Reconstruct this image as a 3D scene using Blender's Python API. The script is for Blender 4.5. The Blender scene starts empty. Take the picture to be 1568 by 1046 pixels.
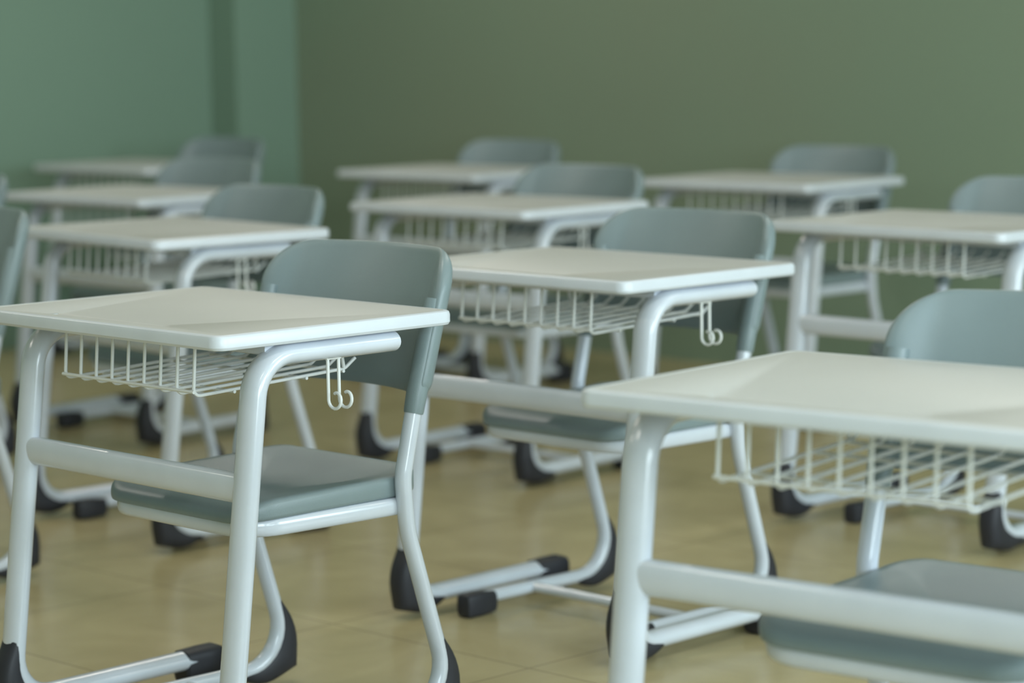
import bpy, bmesh, math
from mathutils import Vector, Matrix
scene=bpy.context.scene
V=Vector
ZF=-.020   # floor level
# ------------------------------------------------------------ materials
def new_mat(name,col,rough=.5,spec=.5,bump=None,noise=None,coat=0,col2=None):
    m=bpy.data.materials.new(name);m.use_nodes=True;nt=m.node_tree
    b=nt.nodes['Principled BSDF'];b.inputs['Roughness'].default_value=rough
    b.inputs['Specular IOR Level'].default_value=spec
    b.inputs['Coat Weight'].default_value=coat;b.inputs['Coat Roughness'].default_value=.12
    tc=nt.nodes.new('ShaderNodeTexCoord')
    n=nt.nodes.new('ShaderNodeTexNoise');sc,amt=noise or (8,.04)
    n.inputs['Scale'].default_value=sc;n.inputs['Detail'].default_value=4
    nt.links.new(tc.outputs['Object'],n.inputs['Vector'])
    r=nt.nodes.new('ShaderNodeValToRGB')
    r.color_ramp.elements[0].position=.3;r.color_ramp.elements[1].position=.7
    c2=col2 or col
    r.color_ramp.elements[0].color=(*[c*(1-amt) for c in c2],1)
    r.color_ramp.elements[1].color=(*[min(1,c*(1+amt)) for c in col],1)
    nt.links.new(n.outputs['Fac'],r.inputs['Fac']);nt.links.new(r.outputs['Color'],b.inputs['Base Color'])
    if bump:
        n2=nt.nodes.new('ShaderNodeTexNoise');n2.inputs['Scale'].default_value=bump[0];n2.inputs['Detail'].default_value=3
        nt.links.new(tc.outputs['Object'],n2.inputs['Vector'])
        bp=nt.nodes.new('ShaderNodeBump');bp.inputs['Strength'].default_value=bump[1];bp.inputs['Distance'].default_value=.002
        nt.links.new(n2.outputs['Fac'],bp.inputs['Height']);nt.links.new(bp.outputs['Normal'],b.inputs['Normal'])
    return m
M_white=new_mat('white_powder_coat',(.60,.645,.725),.22,.5,coat=.6)
M_edge=new_mat('white_edge_plastic',(.62,.66,.72),.30,.5)
M_top=new_mat('cream_laminate',(.515,.525,.515),.42,.4,noise=(3,.03))
M_rub=new_mat('black_rubber',(.026,.027,.035),.5,.4)
M_grey=new_mat('grey_green_plastic',(.20,.255,.27),.36,.5,bump=(400,.15))
M_wire=new_mat('white_wire',(.68,.70,.70),.35,.5)
M_wall=new_mat('green_paint_warm_light_tint',(.215,.31,.225),.6,.3,bump=(60,.1),noise=(.32,.02),col2=(.238,.28,.20))  # green paint; uneven warm light on the wall put into its two tones
M_wallN=new_mat('green_paint_cool_light_tint',(.205,.31,.24),.6,.3,bump=(60,.1),noise=(.35,.04))  # same paint, with the cool window light put into its colour
M_ceil=new_mat('ceiling_paint',(.6,.62,.58),.8,.2)
M_frame=new_mat('window_frame_white',(.7,.72,.72),.4,.4)
def floor_mat():
    m=bpy.data.materials.new('tan_vinyl_tile');m.use_nodes=True;nt=m.node_tree;b=nt.nodes['Principled BSDF']
    tc=nt.nodes.new('ShaderNodeTexCoord')
    br=nt.nodes.new('ShaderNodeTexBrick');br.offset=0;br.inputs['Scale'].default_value=1
    br.inputs['Brick Width'].default_value=.6;br.inputs['Row Height'].default_value=.6
    br.inputs['Mortar Size'].default_value=.0025;br.inputs['Mortar Smooth'].default_value=.3
    br.inputs['Color1'].default_value=(.46,.392,.215,1);br.inputs['Color2'].default_value=(.49,.418,.232,1)
    br.inputs['Mortar'].default_value=(.27,.22,.12,1)
    nt.links.new(tc.outputs['Object'],br.inputs['Vector'])
    n=nt.nodes.new('ShaderNodeTexNoise');n.inputs['Scale'].default_value=4;n.inputs['Detail'].default_value=6;n.inputs['Distortion'].default_value=1.2
    nt.links.new(tc.outputs['Object'],n.inputs['Vector'])
    r=nt.nodes.new('ShaderNodeValToRGB');r.color_ramp.elements[0].color=(.88,.87,.84,1);r.color_ramp.elements[1].color=(1.07,1.07,1.09,1)
    r.color_ramp.elements[0].position=.3;r.color_ramp.elements[1].position=.7
    nt.links.new(n.outputs['Fac'],r.inputs['Fac'])
    mx=nt.nodes.new('ShaderNodeMix');mx.data_type='RGBA';mx.blend_type='MULTIPLY';mx.inputs[0].default_value=1
    nt.links.new(br.outputs['Color'],mx.inputs[6]);nt.links.new(r.outputs['Color'],mx.inputs[7]);nt.links.new(mx.outputs[2],b.inputs['Base Color'])
    b.inputs['Roughness'].default_value=.25;b.inputs['Specular IOR Level'].default_value=.5
    return m
M_floor=floor_mat()
# ------------------------------------------------------------ mesh helpers
def finish(bm,name,mats,ang=38):
    bmesh.ops.remove_doubles(bm,verts=bm.verts,dist=1e-6)
    bmesh.ops.recalc_face_normals(bm,faces=bm.faces)
    for f in bm.faces:f.smooth=True
    for e in bm.edges:
        if len(e.link_faces)==2 and e.calc_face_angle(0)>math.radians(ang): e.smooth=False
    me=bpy.data.meshes.new(name);bm.to_mesh(me);bm.free()
    for m in mats:me.materials.append(m)
    return me
def fillet(pts,rad,seg=8):
    """round polyline corners"""
    out=[V(pts[0])]
    for i in range(1,len(pts)-1):
        p,q,r=V(pts[i-1]),V(pts[i]),V(pts[i+1]);R=rad[i-1]
        a=(p-q).normalized();b=(r-q).normalized()
        th=a.angle(b)
        if R<=0 or th>3.1: out.append(q);continue
        d=R/math.tan(th/2);d=min(d,(p-q).length*.49 if i>1 else (p-q).length*.95,(r-q).length*.49 if i<len(pts)-2 else (r-q).length*.95)
        R=d*math.tan(th/2)
        c=q+(a+b).normalized()*(R/math.sin(th/2))
        s=q+a*d-c;e=q+b*d-c;tot=s.angle(e)
        ax=s.cross(e).normalized()
        for k in range(seg+1):
            out.append(c+Matrix.Rotation(tot*k/seg,3,ax)@s)
    out.append(V(pts[-1]));return out
def tube(bm,path,a,b,side=V((0,1,0)),n=16,mi=0,off=None,scale=None,ascale=None,power=2.0):
    """sweep superellipse; a=half size along in-plane normal, b=half size along side"""
    rings=[];N=len(path)
    for i,p in enumerate(path):
        T=(path[min(i+1,N-1)]-path[max(i-1,0)]).normalized()
        S=(side-T*side.dot(T)).normalized();Nn=T.cross(S).normalized()
        o=off[i] if off else 0;sc=scale[i] if scale else 1;sa=ascale[i] if ascale else 1
        ring=[]
        for k in range(n):
            t=2*math.pi*k/n;c,s=math.cos(t),math.sin(t);e=2/power
            x=a*sc*sa*math.copysign(abs(c)**e,c);y=b*sc*math.copysign(abs(s)**e,s)
            ring.append(bm.verts.new(p+Nn*(x+o)+S*y))
        rings.append(ring)
    for i in range(N-1):
        for k in range(n):
            f=bm.faces.new((rings[i][k],rings[i][(k+1)%n],rings[i+1][(k+1)%n],rings[i+1][k]));f.material_index=mi
    for r in(rings[0],rings[-1]):
        f=bm.faces.new(r);f.material_index=mi
def rrect(x0,x1,y0,y1,r,inset=0,seg=7):
    x0+=inset;x1-=inset;y0+=inset;y1-=inset;r=max(r-inset,.001);pts=[]
    for cx,cy,a0 in((x1-r,y1-r,0),(x0+r,y1-r,90),(x0+r,y0+r,180),(x1-r,y0+r,270)):
        for k in range(seg+1):
            a=math.radians(a0+90*k/seg);pts.append((cx+r*math.cos(a),cy+r*math.sin(a)))
    return pts
def loft(bm,loops,mats=None,cap=(0,0)):
    R=[[bm.verts.new(p) for p in l] for l in loops];n=len(R[0])
    for i in range(len(R)-1):
        for k in range(n):
            f=bm.faces.new((R[i][k],R[i][(k+1)%n],R[i+1][(k+1)%n],R[i+1][k]));f.material_index=mats[i] if mats else 0
    f=bm.faces.new(R[0]);f.material_index=cap[0]
    f=bm.faces.new(R[-1]);f.material_index=cap[1]
def corner_boot(bm,full,a,b,o0,grow,outdir,n,corner=.55):
    """rubber corner shoe following a bent tube, squared on its outer side"""
    arc=full[1:-1];T0=(full[0]-arc[0]).normalized();T1=(full[-1]-arc[-1]).normalized()
    path=[arc[0]+T0*.030,arc[0]+T0*.020,arc[0]+T0*.010]+arc+[arc[-1]+T1*.006,arc[-1]+T1*.012]
    m=len(path);K=len(arc)-1
    Tm=(path[m//2+1]-path[m//2-1]).normalized();Nn=Tm.cross(V((0,1,0)));sg=1 if Nn.dot(outdir)>0 else -1
    tot=(arc[1]-arc[0]).angle(arc[-1]-arc[-2])
    off=[];sc=[];sa=[]
    for i in range(m):
        e=min(1,i/8,(m-1-i)/6);e=e*e*(3-2*e)
        k=i-3;ps=min(k,K-k)/K*tot if 0<=k<=K else 0
        ex=(.085+a+o0+.005)*(1/math.cos(max(0,ps))-1)*corner
        off.append(sg*(o0*e+ex/2));sc.append(.93+.11*e);sa.append((.98+grow*e)+ex/2/a)
    tube(bm,path,a,b,n=n,off=off,scale=sc,ascale=sa,power=2.4)
# ------------------------------------------------------------ desk parts
X0,X1,Y0,Y1=-.014,.514,-.003,.735
LY1,LY2=.038,.700
def tabletop_mesh():
    bm=bmesh.new();z0,z1=.734,.7605
    prof=[(z0,.010,0),(z0+.0015,.003,0),(z0+.006,0,0),(z1-.007,0,0),(z1-.002,.002,0),(z1,.006,0),(z1,.0115,0),(z1-.0008,.0125,1)]
    loops=[[(x,y,z) for x,y in rrect(X0,X1,Y0,Y1,.026,i)] for z,i,_ in prof]
    loft(bm,loops,[0]*6+[1],(0,1))
    me=finish(bm,'tabletop',[M_edge,M_top],30)
    ob=bpy.data.objects.new('tmp',me);scene.collection.objects.link(ob)
    bm=bmesh.new()
    path=[V((.034,.20+.34*k/12,z1+.006)) for k in range(13)]
    tube(bm,path,.0095,.014,side=V((1,0,0)),n=20)
    gm=finish(bm,'groove',[M_top]);go=bpy.data.objects.new('tmpg',gm);scene.collection.objects.link(go)
    md=ob.modifiers.new('b','BOOLEAN');md.object=go;md.operation='DIFFERENCE';md.solver='EXACT'
    bpy.context.view_layer.update()
    ev=ob.evaluated_get(bpy.context.evaluated_depsgraph_get())
    m2=bpy.data.meshes.new_from_object(ev)
    bpy.data.objects.remove(ob);bpy.data.objects.remove(go)
    if len(m2.polygons)>50: m2.name='tabletop';return m2
    return me
FX=.010   # x of the lower front leg
FZ=.022
def side_frame_mesh(y):
    bm=bmesh.new();a,b=.019,.028;zc=.714
    path=fillet([V((.395,y,zc)),V((.096,y,zc)),V((FX,y,FZ)),V((.468,y,FZ+.007))],[.075,.080],10)
    tube(bm,path,a,b,n=24)
    return finish(bm,'side_frame',[M_white])
def side_rubber_mesh(y):
    bm=bmesh.new();a,b=.019,.028
    full=fillet([V((.096,y,.714)),V((FX,y,FZ)),V((.468,y,FZ+.007))],[.080],14)
    corner_boot(bm,full,a,b,.017,.26,V((-1,0,-1)),24)
    prof=[(.401,.78),(.406,1.0),(.451,1.06),(.486,1.06),(.492,.98),(.495,.8)]
    tube(bm,[V((x,y,.0150)) for x,_ in prof],.0325,.0275,n=32,scale=[s for _,s in prof],power=4.5)
    tube(bm,[V((x,y,.714)) for x in(.39,.397,.399)],.0175,.026,n=20,scale=[1,1,.8])
    return finish(bm,'side_rubber',[M_rub])
def crossbar_mesh():
    bm=bmesh.new()
    x=FX+(.096-FX)*(.497-.03)/.684
    tube(bm,[V((x,LY1,.492)),V((x,LY2,.492))],.026,.0145,side=V((1,0,0)),n=24,power=2.5)
    for xx in(.13,.37): tube(bm,[V((xx,LY1,.7235)),V((xx,LY2,.7235))],.0105,.015,side=V((1,0,0)),n=12,power=4)
    return finish(bm,'crossbar',[M_white])
def basket_mesh():
    bm=bmesh.new();r=.0031;y0,y1=.160,.545
    n=9
    for i in range(n):
        y=y0+(y1-y0)*i/(n-1)
        p=fillet([V((.062,y,.735)),V((.055,y,.640)),V((.39,y,.655)),V((.415,y,.672))],[.012,.02],4)
        tube(bm,p,r,r,n=8)
    for x,z in((.053,.648),(.14,.640),(.30,.647),(.385,.651)):
        tube(bm,[V((x,y0-.004,z)),V((x,y1+.004,z))],r,r,side=V((1,0,0)),n=8)
    for y in(y0-.004,y1+.004):
        p=fillet([V((.385,y,.657)),V((.37,y,.735))],[])
        tube(bm,p,r*1.1,r*1.1,n=8)
    for x in(.064,.37): tube(bm,[V((x,y0-.012,.732)),V((x,y1+.012,.732))],.0032,.005,side=V((1,0,0)),n=8)
    return finish(bm,'wire_basket',[M_wire])
def hook_mesh(y):
    bm=bmesh.new();r=.003
    sg=-1
    yo=y+sg*.010
    for x in(.243,.267):
        pts=[V((x,yo,.700)),V((x,yo,.625))]
        for k in range(1,15):
            a=math.pi+math.radians(300)*k/14
            pts.append(V((x+.0006*k,yo+sg*.0135+sg*.0135*math.cos(a),.625+.0135*math.sin(a))))
        tube(bm,pts,r,r,side=V((1,0,0)),n=8)
    tube(bm,[V((.239,yo,.698)),V((.271,yo,.698))],.0035,.0035,n=8)
    return finish(bm,'bag_hook',[M_wire])
TOP=tabletop_mesh();S1=side_frame_mesh(LY1);S2=side_frame_mesh(LY2)
R1=side_rubber_mesh(LY1);R2=side_rubber_mesh(LY2);CB=crossbar_mesh();BK=basket_mesh();HK=hook_mesh(LY1)
def group(name,parts,loc,rot,sc=(1,1,1)):
    e=bpy.data.objects.new(name,None);e.empty_display_size=.2;scene.collection.objects.link(e)
    e.location=loc;e.rotation_euler=(0,0,math.radians(rot));e.scale=sc
    for pn,me in parts:
        o=bpy.data.objects.new(pn,me);scene.collection.objects.link(o);o.parent=e;o.location=(0,0,-ZF)
    return e
DP=[('tabletop',TOP),('side_frame_near',S1),('side_frame_far',S2),('rubber_foot_near',R1),('rubber_foot_far',R2),('crossbar',CB),('wire_basket',BK),('bag_hook',HK)]
# ------------------------------------------------------------ chair parts (origin: rear floor contact, centre)
HY=.234
CZ=.018
UP=[(-.040,.765),(-.080,.63),(-.122,.458),(-.114,.36),(-.012,CZ),(-.455,CZ)]
def chair_frame_mesh():
    bm=bmesh.new()
    for y in(-HY,HY):
        tube(bm,fillet([V((x,y,z)) for x,z in UP],[.3,.12,.25,.085],9),.0145,.0165,n=20)
    z=.404
    p=[V((-.115,-.217,z)),V((-.445,-.206,z)),V((-.445,.206,z)),V((-.115,.217,z))]
    p=fillet(p,[.07,.07],8)
    tube(bm,p,.011,.0165,side=V((0,0,1)),n=16,power=2.6)
    tube(bm,[V((-.117,-HY,.408)),V((-.117,HY,.408))],.014,.014,side=V((1,0,0)),n=14)
    tube(bm,[V((-.27,-HY,CZ)),V((-.27,HY,CZ))],.011,.015,side=V((1,0,0)),n=14)
    return finish(bm,'chair_frame',[M_white])
def chair_rubber_mesh():
    bm=bmesh.new()
    for y in(-HY,HY):
        full=fillet([V((-.114,y,.36)),V((-.012,y,CZ)),V((-.455,y,CZ))],[.085],14)
        corner_boot(bm,full,.0145,.0165,.017,.37,V((1,0,-1)),20,.5)
        prof=[(-.390,.78),(-.396,1.0),(-.44,1.12),(-.472,1.12),(-.478,1.02),(-.480,.85)]
        tube(bm,[V((x,y,.0070)) for x,_ in prof],.0240,.0190,n=28,scale=[s for _,s in prof],power=4.5)
    for x,y in((-.40,-.17),(-.20,-.17),(-.40,.17),(-.20,.17)):
        tube(bm,[V((x-.012,y,.392)),V((x+.012,y,.392))],.007,.012,n=8,power=4)
    return finish(bm,'chair_rubber',[M_rub])
def seat_mesh():
    bm=bmesh.new();x0,x1,yh=-.462,-.046,.221
    def topz(x,y):
        u=(x-x0)/(x1-x0);v=y/yh
        z=.448+.009*v*v-.016*math.exp(-((u-.60)/.3)**2)*(1-v*v)+.020*max(0,(u-.68)/.32)**2
        z-=.018*max(0,(.22-u)/.22)**2
        return z
    ins=[(.006,.416,0),(.001,.419,0),(0,.424,0),(0,-.010,1),(.0025,-.004,1),(.008,-.0008,1),(.02,0,1),(.06,0,1),(.11,0,1),(.16,0,1)]
    loops=[]
    for i,z,t in ins:
        loops.append([(x,y,(topz(x,y)+z) if t else z+ (topz(x,y)-.447)*.3) for x,y in rrect(x0,x1,-yh,yh,.07,i,8)])
    loft(bm,loops)
    return finish(bm,'seat_pad',[M_grey],50)
def back_mesh():
    bm=bmesh.new()
    def xc(z):
        if z>.63: return -.080+(z-.63)/(.765-.63)*.040
        return -.122+(z-.458)/(.63-.458)*.042
    zt,zb=.862,.600;HWm=.256;n=56
    levels=[]
    for k in range(9):
        a=math.pi/2*k/8;levels.append((zb+.03*(1-math.cos(a)),HWm-.03*(1-math.sin(a)),min(1,.25+.75*math.sin(a))))
    for k in range(1,8):
        levels.append((zb+.03+(zt-.078-zb-.03)*k/8,HWm,1))
    for k in range(15):
        a=math.pi/2*k/14;levels.append((zt-.078+.078*math.sin(a),HWm-.085*(1-math.cos(a)),1 if k<11 else [.92,.75,.5,.2][k-11]))
    levels.sort(key=lambda q:q[0])
    loops=[]
    for z,hw,tf in levels:
        fr,bk=[],[]
        for i in range(n+1):
            s=-math.cos(math.pi*i/n)
            y=s*hw
            q=min(1,abs(y)/HWm)
            bulge=.074*(1-q**2.1)
            e=max(0,min(1,(q-.72)/.22));e=e*e*(3-2*e)
            thick=(.0065+.0150*e)*math.sqrt(max(0,1-abs(s)**16))
            x=xc(z)+bulge-.012*math.sin(math.pi*min(1,max(0,(z-zb)/(zt-zb))))*(1-q*q)
            fr.append((x-thick*tf,y,z));bk.append((x+(thick+.004*e)*tf,y,z))
        loops.append(fr+bk[::-1][1:-1])
    loft(bm,loops)
    for y in(-HY,HY):
        p=[V((xc(z)+.001,y,z)) for z in(.572,.577,.61,.66,.72,.775)]
        tube(bm,p,.0180,.0205,n=18,scale=[.90,.95,1,1,1,.9])
    return finish(bm,'backrest',[M_grey],45)
CF=chair_frame_mesh();CR=chair_rubber_mesh();SM=seat_mesh();BM=back_mesh()
CP=[('frame',CF),('rubber_feet',CR),('seat_pad',SM),('backrest',BM)]
desks=[(2.632,3.328,-1.2),(3.713,3.423,-1.4),(2.606,1.702,5.0),(3.823,5.073,-5.9),(5.064,5.042,.4),(5.113,3.508,-1.9),(4.812,6.458,1.6),(6.300,6.518,.5),(6.403,5.121,.8),(6.008,8.027,1.0),(2.56,5.02,0),(3.62,6.50,0)]
for x,y,r in desks: group('school_desk',DP,(x,y,ZF),r)
chairs=[(3.225,3.646,-1),(4.305,3.778,-1),(3.150,2.074,5),(4.428,5.385,-4),(5.640,5.375,0),(5.715,3.812,-1),(5.380,6.831,1),(6.875,6.915,0),(6.977,5.463,0),(6.575,8.262,0),(3.475,5.36,0),(4.41,6.84,0)]
for i,(x,y,r) in enumerate(chairs): group('school_chair',CP,(x,y,ZF),r,(1.015,1.015,.994 if i in(0,2) else .988))
# ------------------------------------------------------------ room
def box(bm,x0,x1,y0,y1,z0,z1):
    vs=[bm.verts.new((x,y,z)) for x in(x0,x1) for y in(y0,y1) for z in(z0,z1)]
    for f in((0,1,3,2),(4,6,7,5),(0,4,5,1),(2,3,7,6),(0,2,6,4),(1,5,7,3)): bm.faces.new([vs[i] for i in f])
def boxes(name,bl,mat):
    bm=bmesh.new()
    for b in bl: box(bm,*b)
    bmesh.ops.recalc_face_normals(bm,faces=bm.faces)
    me=bpy.data.meshes.new(name);bm.to_mesh(me);bm.free();me.materials.append(mat)
    o=bpy.data.objects.new(name,me);scene.collection.objects.link(o);return o
XW,YN,XE,YS,HC=-2.2,9.08,7.5,-2.0,3.1
boxes('floor',[(XW-.2,XE+.2,YS-.2,YN+.2,ZF-.1,ZF)],M_floor)
boxes('ceiling',[(XW-.2,XE+.2,YS-.2,YN+.2,HC,HC+.1)],M_ceil)
boxes('wall_east',[(XE,XE+.2,YS-.2,YN+.2,ZF,HC)],M_wall)
boxes('wall_north',[(XW-.2,XE,YN,YN+.2,ZF,HC)],M_wallN)
boxes('wall_west',[(XW-.2,XW,YS,YN,ZF,HC)],M_wall)
boxes('column',[(7.155,XE,8.90,YN,ZF,HC)],M_wallN)
wins=[(-1.6,.6),(1.2,3.4),(4.2,6.6)]
seg=[(XW-.2,XE,YS-.2,YS,ZF,.9),(XW-.2,XE,YS-.2,YS,2.7,HC)]
px=XW-.2
for a,b in wins: seg.append((px,a,YS-.2,YS,.9,2.7));px=b
seg.append((px,XE,YS-.2,YS,.9,2.7))
boxes('wall_south',seg,M_wall)
for i,(a,b) in enumerate(wins):
    y0,y1=YS-.14,YS-.08;m=(a+b)/2;t=.05
    boxes('window_%d'%(i+1),[(a,a+t,y0,y1,.9,2.7),(b-t,b,y0,y1,.9,2.7),(a+t,b-t,y0,y1,.9,.95),(a+t,b-t,y0,y1,2.65,2.7),(m-.03,m+.03,y0,y1,.95,2.65),(a+t,m-.03,y0,y1,2.0,2.05),(m+.03,b-t,y0,y1,2.0,2.05)],M_frame)
def area(name,loc,rot,sx,sy,p,col):
    l=bpy.data.lights.new(name,'AREA');l.shape='RECTANGLE';l.size=sx;l.size_y=sy;l.energy=p;l.color=col
    o=bpy.data.objects.new(name,l);o.location=loc;o.rotation_euler=rot;scene.collection.objects.link(o);return o
for i,(a,b) in enumerate(wins):
    area('window_daylight',((a+b)/2,YS-.22,1.8),(math.radians(90),0,0),b-a,1.8,160,(.78,.94,1.0))
for x in(0.5,3.2,5.9):  # unseen ceiling lamps, added to lift the tabletops and the north wall
    for y in(1.0,4.2,7.2):
        boxes('added_ceiling_lamp',[(x-.6,x+.6,y-.08,y+.08,HC-.06,HC)],M_frame)
        area('ceiling_fill',(x,y,HC-.07),(0,0,0),1.15,.12,15 if y<7 else 18,(1.0,.95,.86))
w=bpy.data.worlds.new('sky');scene.world=w;w.use_nodes=True
bg=w.node_tree.nodes['Background'];bg.inputs[0].default_value=(.6,.75,.9,1);bg.inputs[1].default_value=.8
# ------------------------------------------------------------ camera
psi,th,roll,f,h=math.radians(45.26),.1172,.0168,3968.8,1.2401
c,s=math.cos,math.sin
F=V((c(psi)*c(th),s(psi)*c(th),-s(th)));R=V((s(psi),-c(psi),0));U=R.cross(F)
R2_=R*c(roll)-U*s(roll);U2=R*s(roll)+U*c(roll)
mw=Matrix(((R2_.x,U2.x,-F.x,0),(R2_.y,U2.y,-F.y,0),(R2_.z,U2.z,-F.z,h),(0,0,0,1)))
cam=bpy.data.cameras.new('camera');co=bpy.data.objects.new('camera',cam);scene.collection.objects.link(co)
co.matrix_world=mw;cam.sensor_width=36;cam.lens=f/1568*36
cam.dof.use_dof=True;cam.dof.focus_distance=4.45;cam.dof.aperture_fstop=2.4
scene.camera=co
scene.view_settings.view_transform='Standard';scene.view_settings.look='None'
scene.view_settings.exposure=0.0
